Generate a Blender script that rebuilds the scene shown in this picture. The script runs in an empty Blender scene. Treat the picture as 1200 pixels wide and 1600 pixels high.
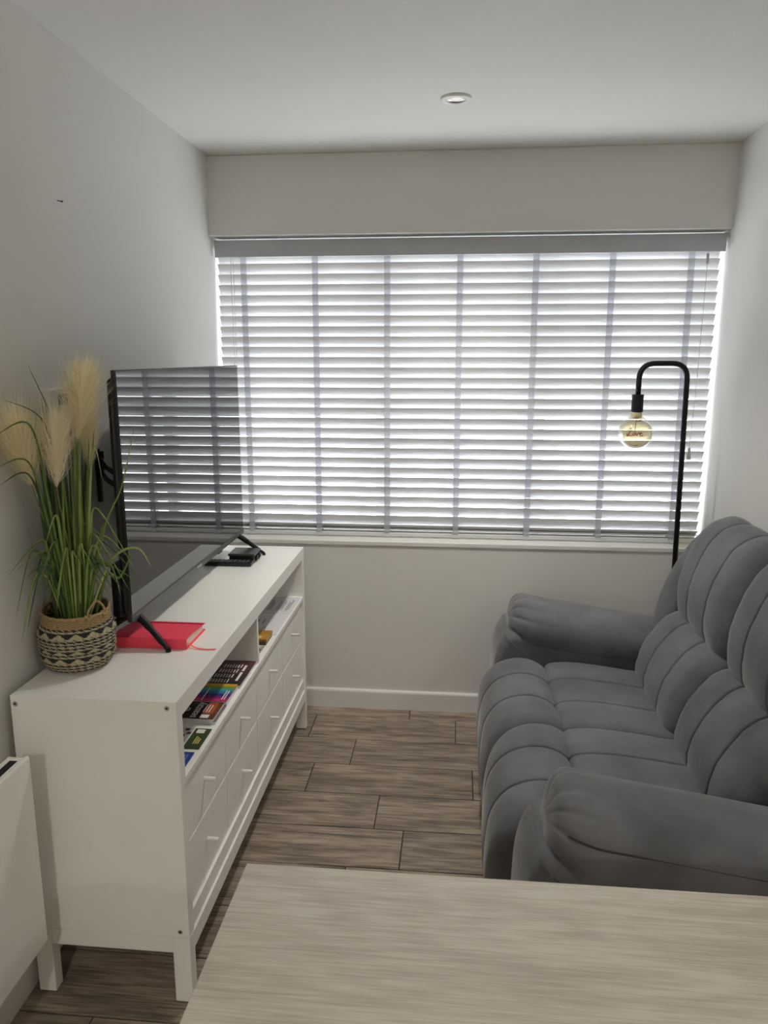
import bpy, bmesh, math, random
from mathutils import Vector, Matrix

random.seed(7)
scene = bpy.context.scene
C = scene.collection

# ------------------------------------------------------------------ camera, sky, exposure
EYE_Z = 1.5933
F_PX, PITCH, YAW = 1197.6, 0.2001, 0.0962
cam_d = bpy.data.cameras.new('camera')
cam = bpy.data.objects.new('camera', cam_d)
C.objects.link(cam)
cam_d.sensor_fit = 'HORIZONTAL'
cam_d.sensor_width = 36.0
cam_d.lens = F_PX * 36.0 / 1200.0
cam_d.clip_start = 0.02
_f = Vector((-math.sin(YAW) * math.cos(PITCH), math.cos(YAW) * math.cos(PITCH), -math.sin(PITCH)))
_r = Vector((math.cos(YAW), math.sin(YAW), 0))
_u = _r.cross(_f)
cam.matrix_world = Matrix(((_r.x, _u.x, -_f.x, 0), (_r.y, _u.y, -_f.y, 0), (_r.z, _u.z, -_f.z, EYE_Z), (0, 0, 0, 1)))
scene.camera = cam

world = bpy.data.worlds.new('overcast_sky')
scene.world = world
world.use_nodes = True
world.node_tree.nodes['Background'].inputs['Color'].default_value = (0.985, 0.985, 1.0, 1)
world.node_tree.nodes['Background'].inputs['Strength'].default_value = 9.5

def portal(name, loc, rot, sx, sy):
    l = bpy.data.lights.new(name, 'AREA')
    l.shape = 'RECTANGLE'
    l.size, l.size_y = sx, sy
    l.cycles.is_portal = True
    o = bpy.data.objects.new(name, l)
    o.location, o.rotation_euler = loc, rot
    C.objects.link(o)
# daylight portal in the window opening
portal('window_portal', (0.005, 3.62, 1.45), (math.radians(-90), 0, 0), 2.1, 1.3)

scene.view_settings.view_transform = 'Standard'
scene.view_settings.look = 'None'
scene.view_settings.exposure = 0.8
scene.view_settings.gamma = 1.0
scene.view_settings.use_curve_mapping = False
scene.cycles.max_bounces = 14
scene.cycles.diffuse_bounces = 9
scene.cycles.glossy_bounces = 4
scene.cycles.transmission_bounces = 8
scene.cycles.transparent_max_bounces = 12
scene.cycles.sample_clamp_indirect = 6.0
scene.cycles.caustics_reflective = False
scene.cycles.caustics_refractive = False

# ------------------------------------------------------------------ helpers
OFF = {}

def link(o, parent=None):
    C.objects.link(o)
    if parent is not None:
        o.parent = parent
        OFF[o.name] = OFF[parent.name]
    else:
        OFF[o.name] = Vector(o.location)
    return o

def tag(o, label=None, cat=None, group=None, kind=None):
    if label: o['label'] = label
    if cat: o['category'] = cat
    if group: o['group'] = group
    if kind: o['kind'] = kind
    return o

def thing(name, loc, label, cat, group=None):
    o = bpy.data.objects.new(name, None)
    o.empty_display_size = 0.05
    o.location = loc
    link(o)
    return tag(o, label, cat, group)

def mesh_obj(name, me, mats, parent=None, smooth=False):
    """mesh is in world coordinates; it is moved into the parent's frame."""
    for m in (mats if isinstance(mats, (list, tuple)) else [mats]):
        me.materials.append(m)
    o = bpy.data.objects.new(name, me)
    if parent is not None:
        me.transform(Matrix.Translation(-OFF[parent.name]))
    link(o, parent)
    if smooth:
        me.polygons.foreach_set('use_smooth', [True] * len(me.polygons))
    me.update()
    return o

def from_bm(name, bm, mats, parent=None, smooth=False):
    me = bpy.data.meshes.new(name)
    bm.to_mesh(me); bm.free()
    return mesh_obj(name, me, mats, parent, smooth)

def pydata(name, verts, faces, mats, parent=None, smooth=False, mi=None):
    me = bpy.data.meshes.new(name)
    me.from_pydata(verts, [], faces)
    o = mesh_obj(name, me, mats, parent, smooth)
    if mi: me.polygons.foreach_set('material_index', mi)
    return o

def bm_box(bm, x0, x1, y0, y1, z0, z1, bev=0.0, seg=1):
    r = bmesh.ops.create_cube(bm, size=1.0)
    vs = r['verts']
    for v in vs:
        v.co = Vector(((x0 + x1) / 2 + v.co.x * (x1 - x0), (y0 + y1) / 2 + v.co.y * (y1 - y0), (z0 + z1) / 2 + v.co.z * (z1 - z0)))
    if bev > 0:
        es = {e for v in vs for e in v.link_edges}
        bmesh.ops.bevel(bm, geom=list(es), offset=bev, segments=seg, affect='EDGES', profile=0.5)
    return bm

def box(name, x0, x1, y0, y1, z0, z1, mat, parent=None, bev=0.0, seg=1):
    bm = bm_box(bmesh.new(), x0, x1, y0, y1, z0, z1, bev, seg)
    return from_bm(name, bm, mat, parent, smooth=False)

def tube_data(pts, rad, n=10, closed=False):
    P = [Vector(p) for p in pts]
    rads = rad if isinstance(rad, (list, tuple)) else [rad] * len(P)
    T = []
    for i in range(len(P)):
        if closed: t = P[(i + 1) % len(P)] - P[i - 1]
        else: t = P[min(i + 1, len(P) - 1)] - P[max(i - 1, 0)]
        T.append(t.normalized())
    a = Vector((0, 0, 1)) if abs(T[0].z) < 0.9 else Vector((1, 0, 0))
    nrm = (a - T[0] * a.dot(T[0])).normalized()
    V, Fc = [], []
    for i, p in enumerate(P):
        nrm = (nrm - T[i] * nrm.dot(T[i])).normalized()
        b = T[i].cross(nrm)
        for k in range(n):
            w = 2 * math.pi * k / n
            V.append(p + (nrm * math.cos(w) + b * math.sin(w)) * rads[i])
    m = len(P) if closed else len(P) - 1
    for i in range(m):
        j = (i + 1) % len(P)
        for k in range(n):
            l = (k + 1) % n
            Fc.append((i * n + k, i * n + l, j * n + l, j * n + k))
    if not closed:
        Fc.append(tuple(range(n - 1, -1, -1)))
        Fc.append(tuple((len(P) - 1) * n + k for k in range(n)))
    return V, Fc

def tube(name, pts, rad, mat, parent=None, n=10, closed=False):
    V, Fc = tube_data(pts, rad, n, closed)
    return pydata(name, V, Fc, mat, parent, smooth=True)

def lathe(name, prof, cx, cy, mat, parent=None, n=32, caps=True):
    V, Fc = [], []
    for r, z in prof:
        for k in range(n):
            w = 2 * math.pi * k / n
            V.append((cx + r * math.cos(w), cy + r * math.sin(w), z))
    for i in range(len(prof) - 1):
        for k in range(n):
            l = (k + 1) % n
            Fc.append((i * n + k, i * n + l, (i + 1) * n + l, (i + 1) * n + k))
    if caps:
        Fc.append(tuple(range(n - 1, -1, -1)))
        Fc.append(tuple((len(prof) - 1) * n + k for k in range(n)))
    o = pydata(name, V, Fc, mat, parent, smooth=True)
    return o

def cylinder(name, p0, p1, r, mat, parent=None, n=20, chamfer=0.0):
    p0, p1 = Vector(p0), Vector(p1)
    d = (p1 - p0).normalized()
    if chamfer > 0:
        pts = [p0, p0 + d * chamfer, p1 - d * chamfer, p1]; rad = [r - chamfer, r, r, r - chamfer]
    else:
        pts, rad = [p0, p1], [r, r]
    V, Fc = tube_data(pts, rad, n)
    o = pydata(name, V, Fc, mat, parent, smooth=True)
    auto_smooth(o)
    return o

def auto_smooth(o, ang=35):
    me = o.data
    bm = bmesh.new(); bm.from_mesh(me)
    for e in bm.edges:
        if len(e.link_faces) == 2 and e.calc_face_angle(0) > math.radians(ang):
            e.smooth = False
    for f in bm.faces: f.smooth = True
    bm.to_mesh(me); bm.free()

def rounded(pts, r, n=6):
    """polyline with its corners rounded by radius r"""
    P = [Vector(p) for p in pts]
    out = [P[0]]
    for i in range(1, len(P) - 1):
        a, b = (P[i - 1] - P[i]), (P[i + 1] - P[i])
        d = min(r, a.length * .49, b.length * .49)
        s, e = P[i] + a.normalized() * d, P[i] + b.normalized() * d
        for k in range(n + 1):
            t = k / n
            out.append(s * (1 - t) ** 2 + P[i] * 2 * t * (1 - t) + e * t * t)
    out.append(P[-1])
    return out

def catmull(pts, closed=True, n=8):
    P = [Vector(p) for p in pts]
    N = len(P); out = []
    for i in range(N if closed else N - 1):
        if closed: p0, p1, p2, p3 = P[i - 1], P[i], P[(i + 1) % N], P[(i + 2) % N]
        else: p0, p1, p2, p3 = P[max(i - 1, 0)], P[i], P[i + 1], P[min(i + 2, N - 1)]
        for k in range(n):
            t = k / n
            out.append(0.5 * ((2 * p1) + (p2 - p0) * t + (2 * p0 - 5 * p1 + 4 * p2 - p3) * t * t + (3 * p1 - p0 - 3 * p2 + p3) * t ** 3))
    if not closed: out.append(P[-1])
    return out

# ------------------------------------------------------------------ materials
def srgb(r, g, b):
    f = lambda c: (c / 255 / 12.92) if c / 255 <= 0.04045 else ((c / 255 + 0.055) / 1.055) ** 2.4
    return (f(r), f(g), f(b), 1)

def mat(name, col, rough=0.5, metal=0.0, spec=0.5, noise=0.0, nscale=20.0, bump=0.0, bscale=200.0, sheen=0.0, stretch=None):
    m = bpy.data.materials.new(name); m.use_nodes = True
    nt = m.node_tree; b = nt.nodes['Principled BSDF']
    col = tuple(col[:3]) + (1,)
    b.inputs['Base Color'].default_value = col
    b.inputs['Roughness'].default_value = rough
    b.inputs['Metallic'].default_value = metal
    b.inputs['Specular IOR Level'].default_value = spec
    if sheen:
        b.inputs['Sheen Weight'].default_value = sheen
        b.inputs['Sheen Roughness'].default_value = 0.4
    tc = nt.nodes.new('ShaderNodeTexCoord')
    src = tc.outputs['Object']
    if stretch:
        mp = nt.nodes.new('ShaderNodeMapping'); mp.inputs['Scale'].default_value = stretch
        nt.links.new(src, mp.inputs['Vector']); src = mp.outputs['Vector']
    if noise:
        n = nt.nodes.new('ShaderNodeTexNoise'); n.inputs['Scale'].default_value = nscale; n.inputs['Detail'].default_value = 5
        nt.links.new(src, n.inputs['Vector'])
        rp = nt.nodes.new('ShaderNodeValToRGB')
        rp.color_ramp.elements[0].position = 0.3; rp.color_ramp.elements[1].position = 0.7
        rp.color_ramp.elements[0].color = tuple(c * (1 - noise) for c in col[:3]) + (1,)
        rp.color_ramp.elements[1].color = tuple(min(1, c * (1 + noise)) for c in col[:3]) + (1,)
        nt.links.new(n.outputs['Fac'], rp.inputs['Fac']); nt.links.new(rp.outputs['Color'], b.inputs['Base Color'])
    if bump:
        n2 = nt.nodes.new('ShaderNodeTexNoise'); n2.inputs['Scale'].default_value = bscale; n2.inputs['Detail'].default_value = 4
        nt.links.new(src, n2.inputs['Vector'])
        bp = nt.nodes.new('ShaderNodeBump'); bp.inputs['Strength'].default_value = bump; bp.inputs['Distance'].default_value = 0.002
        nt.links.new(n2.outputs['Fac'], bp.inputs['Height']); nt.links.new(bp.outputs['Normal'], b.inputs['Normal'])
    return m

def translucent_mat(name, col, fac, tcol=None):
    m = bpy.data.materials.new(name); m.use_nodes = True
    nt = m.node_tree; nt.nodes.remove(nt.nodes['Principled BSDF'])
    d = nt.nodes.new('ShaderNodeBsdfDiffuse'); t = nt.nodes.new('ShaderNodeBsdfTranslucent'); x = nt.nodes.new('ShaderNodeMixShader')
    d.inputs['Color'].default_value = tuple(col[:3]) + (1,)
    t.inputs['Color'].default_value = tuple((tcol or col)[:3]) + (1,)
    x.inputs['Fac'].default_value = fac
    nt.links.new(d.outputs[0], x.inputs[1]); nt.links.new(t.outputs[0], x.inputs[2])
    nt.links.new(x.outputs[0], nt.nodes['Material Output'].inputs['Surface'])
    return m

def tape_mat(name, col, clear):
    m = translucent_mat(name, col, .45)
    nt = m.node_tree; out = nt.nodes['Material Output']
    prev = out.inputs['Surface'].links[0].from_socket
    t = nt.nodes.new('ShaderNodeBsdfTransparent'); x = nt.nodes.new('ShaderNodeMixShader'); x.inputs['Fac'].default_value = clear
    nt.links.new(prev, x.inputs[1]); nt.links.new(t.outputs[0], x.inputs[2]); nt.links.new(x.outputs[0], out.inputs['Surface'])
    return m

def clear_mat(name, tint, gloss=0.04, rough=0.02, rim=0.35):
    """thin pane or shell of glass: lets light straight through, reflects by angle"""
    m = bpy.data.materials.new(name); m.use_nodes = True
    nt = m.node_tree; nt.nodes.remove(nt.nodes['Principled BSDF'])
    t = nt.nodes.new('ShaderNodeBsdfTransparent'); g = nt.nodes.new('ShaderNodeBsdfGlossy'); x = nt.nodes.new('ShaderNodeMixShader')
    t.inputs['Color'].default_value = tuple(tint[:3]) + (1,)
    g.inputs['Roughness'].default_value = rough
    fr = nt.nodes.new('ShaderNodeLayerWeight'); fr.inputs['Blend'].default_value = rim
    ma = nt.nodes.new('ShaderNodeMath'); ma.operation = 'MULTIPLY_ADD'
    ma.inputs[1].default_value = 0.6; ma.inputs[2].default_value = gloss
    nt.links.new(fr.outputs['Fresnel'], ma.inputs[0]); nt.links.new(ma.outputs[0], x.inputs['Fac'])
    nt.links.new(t.outputs[0], x.inputs[1]); nt.links.new(g.outputs[0], x.inputs[2])
    nt.links.new(x.outputs[0], nt.nodes['Material Output'].inputs['Surface'])
    return m

def wood_mat(name, cols, scale, rough, axis='x', per_object=True, bump=0.15):
    """long streaky grain along one axis, shifted from piece to piece"""
    m = bpy.data.materials.new(name); m.use_nodes = True
    nt = m.node_tree; b = nt.nodes['Principled BSDF']; L = nt.links
    tc = nt.nodes.new('ShaderNodeTexCoord'); oi = nt.nodes.new('ShaderNodeObjectInfo')
    mul = nt.nodes.new('ShaderNodeMath'); mul.operation = 'MULTIPLY'; mul.inputs[1].default_value = 37.0
    L.new(oi.outputs['Random'], mul.inputs[0])
    comb = nt.nodes.new('ShaderNodeCombineXYZ')
    if per_object:
        for k in range(3): L.new(mul.outputs[0], comb.inputs[k])
    add = nt.nodes.new('ShaderNodeVectorMath'); add.operation = 'ADD'
    L.new(tc.outputs['Object'], add.inputs[0]); L.new(comb.outputs[0], add.inputs[1])
    def stretched(s):
        mp = nt.nodes.new('ShaderNodeMapping'); mp.inputs['Scale'].default_value = s
        L.new(add.outputs[0], mp.inputs['Vector']); return mp.outputs['Vector']
    n1 = nt.nodes.new('ShaderNodeTexNoise'); n1.inputs['Scale'].default_value = scale; n1.inputs['Detail'].default_value = 8; n1.inputs['Distortion'].default_value = 1.2
    L.new(stretched((0.55, 6.0, 6.0)), n1.inputs['Vector'])
    n2 = nt.nodes.new('ShaderNodeTexNoise'); n2.inputs['Scale'].default_value = scale * 7; n2.inputs['Detail'].default_value = 4
    L.new(stretched((0.35, 9.0, 9.0)), n2.inputs['Vector'])
    n3 = nt.nodes.new('ShaderNodeTexNoise'); n3.inputs['Scale'].default_value = scale * 0.9; n3.inputs['Detail'].default_value = 3; n3.inputs['Distortion'].default_value = 2.5
    L.new(stretched((1.0, 3.2, 3.2)), n3.inputs['Vector'])
    mx = nt.nodes.new('ShaderNodeMath'); mx.operation = 'MULTIPLY_ADD'; mx.inputs[1].default_value = 0.45
    L.new(n2.outputs['Fac'], mx.inputs[0])
    m2 = nt.nodes.new('ShaderNodeMath'); m2.operation = 'MULTIPLY'; m2.inputs[1].default_value = 0.35
    L.new(n1.outputs['Fac'], m2.inputs[0])
    m3 = nt.nodes.new('ShaderNodeMath'); m3.operation = 'MULTIPLY_ADD'; m3.inputs[1].default_value = 0.25
    L.new(n3.outputs['Fac'], m3.inputs[0]); L.new(m2.outputs[0], m3.inputs[2]); L.new(m3.outputs[0], mx.inputs[2])
    rp = nt.nodes.new('ShaderNodeValToRGB')
    el = rp.color_ramp.elements
    el[0].position = 0.425; el[1].position = 0.61
    el[0].color, el[1].color = cols[0], cols[2]
    e = el.new(0.52); e.color = cols[1]
    L.new(mx.outputs[0], rp.inputs['Fac'])
    hs = nt.nodes.new('ShaderNodeHueSaturation')
    vr = nt.nodes.new('ShaderNodeMapRange'); vr.inputs['To Min'].default_value = 0.88 if per_object else 1.0; vr.inputs['To Max'].default_value = 1.1 if per_object else 1.0
    L.new(oi.outputs['Random'], vr.inputs['Value']); L.new(vr.outputs[0], hs.inputs['Value'])
    L.new(rp.outputs['Color'], hs.inputs['Color']); L.new(hs.outputs['Color'], b.inputs['Base Color'])
    b.inputs['Roughness'].default_value = rough
    b.inputs['Specular IOR Level'].default_value = 0.4
    bp = nt.nodes.new('ShaderNodeBump'); bp.inputs['Strength'].default_value = bump; bp.inputs['Distance'].default_value = 0.001
    L.new(mx.outputs[0], bp.inputs['Height']); L.new(bp.outputs['Normal'], b.inputs['Normal'])
    return m

M = {}
M['wall'] = mat('wall_paint', (0.70, 0.697, 0.672), 0.9, spec=0.2, noise=0.015, nscale=3, bump=0.05, bscale=300)
M['ceiling'] = mat('ceiling_paint', (0.72, 0.717, 0.70), 0.95, spec=0.1, noise=0.012, nscale=3, bump=0.04, bscale=250)
M['trim'] = mat('white_trim_gloss', (0.74, 0.74, 0.72), 0.35, noise=0.01, nscale=5)
M['cab'] = mat('white_lacquer', (0.86, 0.853, 0.815), 0.32, noise=0.012, nscale=6, bump=0.02, bscale=400)
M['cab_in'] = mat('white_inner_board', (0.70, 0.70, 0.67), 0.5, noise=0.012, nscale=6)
M['heater'] = mat('heater_enamel', (0.82, 0.81, 0.78), 0.45, noise=0.01, nscale=5)
M['slot'] = mat('dark_slot', (0.006, 0.006, 0.01), 0.8, noise=0.1)
M['chrome'] = mat('steel', (0.45, 0.45, 0.45), 0.3, metal=0.9, noise=0.03)
M['knob'] = mat('white_metal_peg', (0.72, 0.72, 0.70), 0.28, noise=0.01)
M['slat'] = translucent_mat('faux_wood_slat', (0.64, 0.64, 0.645), 0.0)
M['valance'] = mat('valance_grey_white', (0.46, 0.47, 0.50), 0.55, noise=0.02, nscale=30)
M['tape'] = tape_mat('woven_ladder_tape', (0.62, 0.62, 0.68), .35)
M['cord'] = mat('cord_white', (0.6, 0.6, 0.6), 0.8, noise=0.05, nscale=300)
M['upvc'] = mat('window_frame_white', (0.8, 0.8, 0.8), 0.4, noise=0.01)
M['pane'] = clear_mat('window_glass', (0.93, 0.95, 0.95), 0.03)
M['grout'] = mat('dark_grout', srgb(62, 52, 45), 0.9, noise=0.1, nscale=80)
M['plank'] = wood_mat('wood_look_plank', (srgb(104, 93, 83), srgb(142, 127, 114), srgb(172, 156, 140)), 3.2, 0.42)
M['table'] = wood_mat('bleached_oak', (srgb(188, 180, 168), srgb(203, 195, 183), srgb(214, 208, 197)), 3.6, 0.5, per_object=False, bump=0.1)
M['sofa'] = mat('grey_suede', (0.132, 0.134, 0.144), 0.85, spec=0.25, noise=0.24, nscale=7, bump=0.6, bscale=22, sheen=0.25)
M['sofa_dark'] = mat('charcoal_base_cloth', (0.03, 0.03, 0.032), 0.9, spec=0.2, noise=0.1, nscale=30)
M['piping'] = mat('dark_piping', (0.03, 0.03, 0.032), 0.8, noise=0.1, nscale=60)
M['black'] = mat('matt_black_metal', (0.008, 0.008, 0.009), 0.5, spec=0.3, noise=0.05, nscale=30)
M['tvblack'] = mat('tv_black_plastic', (0.010, 0.010, 0.011), 0.4, noise=0.05, nscale=50)
M['screen'] = mat('tv_screen_gloss', (0.006, 0.006, 0.007), 0.02, spec=1.0, noise=0.02)
M['screen'].node_tree.nodes['Principled BSDF'].inputs['IOR'].default_value = 1.58
M['bezel'] = mat('tv_bezel_grey', (0.06, 0.06, 0.065), 0.3, noise=0.03)
M['red'] = mat('coral_red_cover', srgb(240, 70, 96), 0.6, noise=0.05, nscale=60, bump=0.05, bscale=500)
M['red_edge'] = mat('deep_red_band', srgb(176, 24, 52), 0.6, noise=0.05, nscale=60)
M['ribbon'] = mat('coral_ribbon', srgb(255, 96, 104), 0.5, noise=0.05, nscale=100)
M['pages'] = mat('cream_pages', srgb(224, 218, 202), 0.8, noise=0.06, nscale=400, stretch=(1, 1, 30))
M['paper'] = mat('white_paper', srgb(214, 214, 216), 0.6, noise=0.02, nscale=60)
M['ink'] = mat('dark_print', srgb(52, 52, 58), 0.7, noise=0.1, nscale=200)
M['white_print'] = mat('white_print', srgb(230, 225, 222), 0.6, noise=0.02)

# ------------------------------------------------------------------ the setting
XL, XR, YB, YR, ZC = -1.049, 1.059, 3.281, -2.4, 2.40
XLF = -1.073                     # the left wall leans out slightly towards the floor
WIN0, WIN1 = 0.793, 2.087        # window opening (full width of the room)
YO = 3.60                        # outer face of the window wall

def quadbox(name, ring0, ring1, m, parent=None):
    """hexahedron from two 4-point rings"""
    V = list(ring0) + list(ring1)
    Fc = [(3, 2, 1, 0), (4, 5, 6, 7)] + [(k, (k + 1) % 4, 4 + (k + 1) % 4, 4 + k) for k in range(4)]
    o = pydata(name, V, Fc, m, parent)
    bm = bmesh.new(); bm.from_mesh(o.data); bmesh.ops.recalc_face_normals(bm, faces=bm.faces); bm.to_mesh(o.data); bm.free()
    return o

tag(quadbox('wall_left', [(XLF - .15, YR, 0), (XLF, YR, 0), (XL, YR, ZC), (XL - .15, YR, ZC)],
        [(XLF - .15, YO, 0), (XLF, YO, 0), (XL, YO, ZC), (XL - .15, YO, ZC)], M['wall']), kind='structure', label='white painted wall on the left behind the television')
XE, YE = 2.6, 1.30              # the room opens to the right behind the sofa wall
tag(box('wall_right', XR, XR + .15, YE, YO, 0, ZC, M['wall']), kind='structure', label='white painted wall on the right behind the sofa')
wo = tag(box('wall_side', XE, XE + .15, YR - .15, YE + .15, 0, ZC, M['wall']), kind='structure', label='white wall of the open side of the room')
box('wall_return', XR + .15, XE, YE, YE + .15, 0, ZC, M['wall'], wo)
bm = bmesh.new()
bm_box(bm, XLF - .15, XR + .15, YB, YO, -0.02, WIN0 - 0.02)
wb = tag(from_bm('wall_back', bm, M['wall']), kind='structure', label='white wall with the window, below the sill and above the blind')
box('bulkhead', XLF - .15, XR + .15, YB, YO, WIN1, ZC, M['wall'], wb, bev=0.004, seg=2)
# rear wall of the room, behind the camera
tag(box('wall_rear', XLF - .15, XE, YR - .15, YR, 0, ZC, M['wall']), kind='structure', label='white wall behind the camera')
tag(box('ceiling', XLF - .15, XE + .15, YR - .15, YO, ZC, ZC + .1, M['ceiling']), kind='structure', label='flat white ceiling')

# floor: dark grout bed with planks laid across the room
fl = tag(box('floor', XLF - .02, XE, YR, YB, -0.06, -0.0035, M['grout']), kind='structure', label='floor of brown wood-look planks with dark joints')
PW, PL, GAP = 0.2068, 0.627, 0.0035
ROW0 = 3.1825
offs = {0: -.194, 1: .014, 2: -.405, 3: .081, 4: -.263, 5: -.16, 6: -.33, 7: -.02}
plank_cache = {}
def plank(x0, x1, y0, y1):
    w, h = round(x1 - x0, 4), round(y1 - y0, 4)
    key = (w, h)
    if key not in plank_cache:
        bm = bm_box(bmesh.new(), -w / 2, w / 2, -h / 2, h / 2, -0.012, 0.0, bev=0.0012)
        me = bpy.data.meshes.new('plank'); bm.to_mesh(me); bm.free(); me.materials.append(M['plank'])
        plank_cache[key] = me
    o = bpy.data.objects.new('plank', plank_cache[key])
    o.location = Vector(((x0 + x1) / 2, (y0 + y1) / 2, 0)) - OFF['floor']
    link(o, fl)
row = 0
y1 = YB
while y1 > YR + 0.01:
    y0 = max(YR, ROW0 - PW * row)
    j = offs.get(row, random.uniform(-.5, .1))
    xe = XR if y0 > YE - .21 else XE
    xs = [j + k * PL for k in range(-4, 8)]
    xs = [XLF - .02] + [x for x in xs if XLF + .03 < x < xe - .02] + [xe]
    for a, b in zip(xs[:-1], xs[1:]):
        plank(a + GAP / 2, b - GAP / 2, y0 + GAP / 2, y1 - GAP / 2)
    y1 = y0; row += 1

# skirting boards with a rounded top
def skirting(name, a, b, inward, label):
    a, b, n = Vector(a), Vector(b), Vector(inward)
    prof = [(0, 0), (.014, 0), (.014, .078), (.0125, .084), (.009, .088), (.004, .090), (0, .090)]
    V = [a + n * p + Vector((0, 0, q)) for p, q in prof] + [b + n * p + Vector((0, 0, q)) for p, q in prof]
    k = len(prof)
    Fc = [(i, (i + 1) % k, k + (i + 1) % k, k + i) for i in range(k)] + [tuple(range(k - 1, -1, -1)), tuple(range(k, 2 * k))]
    o = pydata(name, V, Fc, M['trim'])
    bm = bmesh.new(); bm.from_mesh(o.data); bmesh.ops.recalc_face_normals(bm, faces=bm.faces); bm.to_mesh(o.data); bm.free()
    tag(o, label, kind='structure')
skirting('baseboard_back', (XLF + .014, YB, 0), (XR, YB, 0), (0, -1, 0), 'white skirting board below the window')
skirting('baseboard_left', (XLF, YR, 0), (XLF, YB, 0), (1, 0, 0), 'white skirting board along the left wall')
skirting('baseboard_right', (XR, YE, 0), (XR, YB - .014, 0), (-1, 0, 0), 'white skirting board along the right wall')

# window sill and window
tag(box('trim_1', XL - .02, XR, YB - .006, YO - .06, WIN0 - .022, WIN0, M['trim'], bev=.004, seg=2), 'white window sill under the blind', kind='structure')
w1 = bpy.data.objects.new('window_1', None); w1.location = (0, 3.52, WIN0); link(w1)
tag(w1, 'white framed three-pane window behind the blind', kind='structure')
FY0, FY1 = 3.50, 3.56
for a, b in ((XL, XL + .03), (XR - .03, XR)):
    box('window_jamb', a, b, FY0, FY1, WIN0, WIN1, M['upvc'], w1, bev=.003)
for a, b in ((WIN0, WIN0 + .06), (WIN1 - .06, WIN1)):
    box('window_rail', XL + .03, XR - .03, FY0 + .002, FY1 - .002, a, b, M['upvc'], w1, bev=.003)
mull = [(-.375, -.325), (.335, .385)]
for a, b in mull:
    box('window_mullion', a, b, FY0 + .002, FY1 - .002, WIN0 + .06, WIN1 - .06, M['upvc'], w1, bev=.003)
for a, b in ((XL + .03, -.375), (-.325, .335), (.385, XR - .03)):
    box('window_pane', a, b, 3.528, 3.534, WIN0 + .06, WIN1 - .06, M['pane'], w1)

# ------------------------------------------------------------------ venetian blind
bl = thing('venetian_blind', (0, 3.37, WIN0), 'white wooden slat blind with grey ladder tapes filling the wide window', 'blind')
SX0, SX1 = -1.044, 1.044
box('valance', -1.044, 1.052, 3.325, 3.337, 2.006, 2.076, M['valance'], bl, bev=.002)
box('headrail', -1.040, 1.048, 3.345, 3.40, 2.035, 2.078, M['valance'], bl, bev=.002)
PITCH_S, TILT = 0.0436, math.radians(59.5)
# one slat: a shallow crowned strip, room edge up
def slat_mesh(half, th, crown, x0, x1):
    n = 4; top, bot = [], []
    for k in range(n + 1):
        s = -1 + 2 * k / n
        z = crown * (1 - s * s)
        top.append((s * half, z + th / 2)); bot.append((s * half, z - th / 2))
    ring = top + bot[::-1]
    V = [(x0, y, z) for y, z in ring] + [(x1, y, z) for y, z in ring]
    k = len(ring)
    Fc = [(i, k + i, k + (i + 1) % k, (i + 1) % k) for i in range(k)] + [tuple(range(k)), tuple(range(2 * k - 1, k - 1, -1))]
    me = bpy.data.meshes.new('slat'); me.from_pydata(V, [], Fc); me.materials.append(M['slat'])
    return me
sl_me = slat_mesh(.025, .0026, .0012, SX0, SX1)
def slat(zroom, yroom, tilt, yaw=0.0):
    o = bpy.data.objects.new('slat', sl_me)
    # local +Y runs from room edge to outer edge; the outer edge drops
    o.rotation_euler = (-tilt, 0, 0)
    c = Vector((0, yroom + .025 * math.cos(tilt), zroom - .025 * math.sin(tilt)))
    o.rotation_euler.rotate_axis('Y', yaw)
    o.location = c - OFF['venetian_blind']
    link(o, bl)
YROOM = 3.360
for k in range(-1, 26):
    slat(1.983 - PITCH_S * k + random.uniform(-.0005, .0005), YROOM, TILT + random.uniform(-.02, .02), random.uniform(-.0008, .0008))
slat(.851, YROOM, math.radians(40), .001)
slat(.830, YROOM - .001, math.radians(12), -.001)
box('bottom_rail', SX0, SX1, 3.352, 3.40, .799, .815, M['slat'], bl, bev=.002)
TAPES = [-.930, -.619, -.310, -.004, .309, .619, .931]
for t in TAPES:
    w = .0128
    yf, yb = YROOM - .0035, YROOM + .032
    V, Fc = [], []
    for (yy, zz) in ((yf, 2.03), (yf, .830), (yf - .006, .822), (yf - .006, .802), (yf - .003, .797)):
        V += [(t - w, yy, zz), (t + w, yy, zz)]
    for i in range(4): Fc.append((2 * i, 2 * i + 1, 2 * i + 3, 2 * i + 2))
    o = pydata('ladder_tape', V, Fc, M['tape'], bl)
    sm = o.modifiers.new('thickness', 'SOLIDIFY'); sm.thickness = .0008
    box('rear_tape', t - w, t + w, yb, yb + .0008, .80, 2.03, M['tape'], bl)
    box('tape_clip', t - w - .001, t + w + .001, yf - .0085, yf - .0062, .7965, .812, M['cord'], bl, bev=.0008)
tube('lift_cord', [(-.985, 3.355, 2.03), (-.983, 3.353, 1.6), (-.982, 3.353, 1.25), (-.982, 3.353, .95)], .0011, M['cord'], bl, n=6)
tube('lift_cord', [(-.974, 3.356, 2.03), (-.973, 3.354, 1.6), (-.972, 3.354, 1.25), (-.972, 3.354, .95)], .0009, M['cord'], bl, n=6)
tc_ = tube('tilt_cord', [(.990, 3.345, 2.02), (.988, 3.342, 1.85), (.984, 3.340, 1.5), (.975, 3.340, 1.215)], .0012, M['cord'], bl, n=6)
lathe('cord_tassel', [(.003, 1.215), (.005, 1.210), (.0085, 1.185), (.0095, 1.170), (.008, 1.166)], .975, 3.340, mat('tassel_plastic', (.42, .42, .42), .4, noise=.02), bl, n=16)
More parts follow.
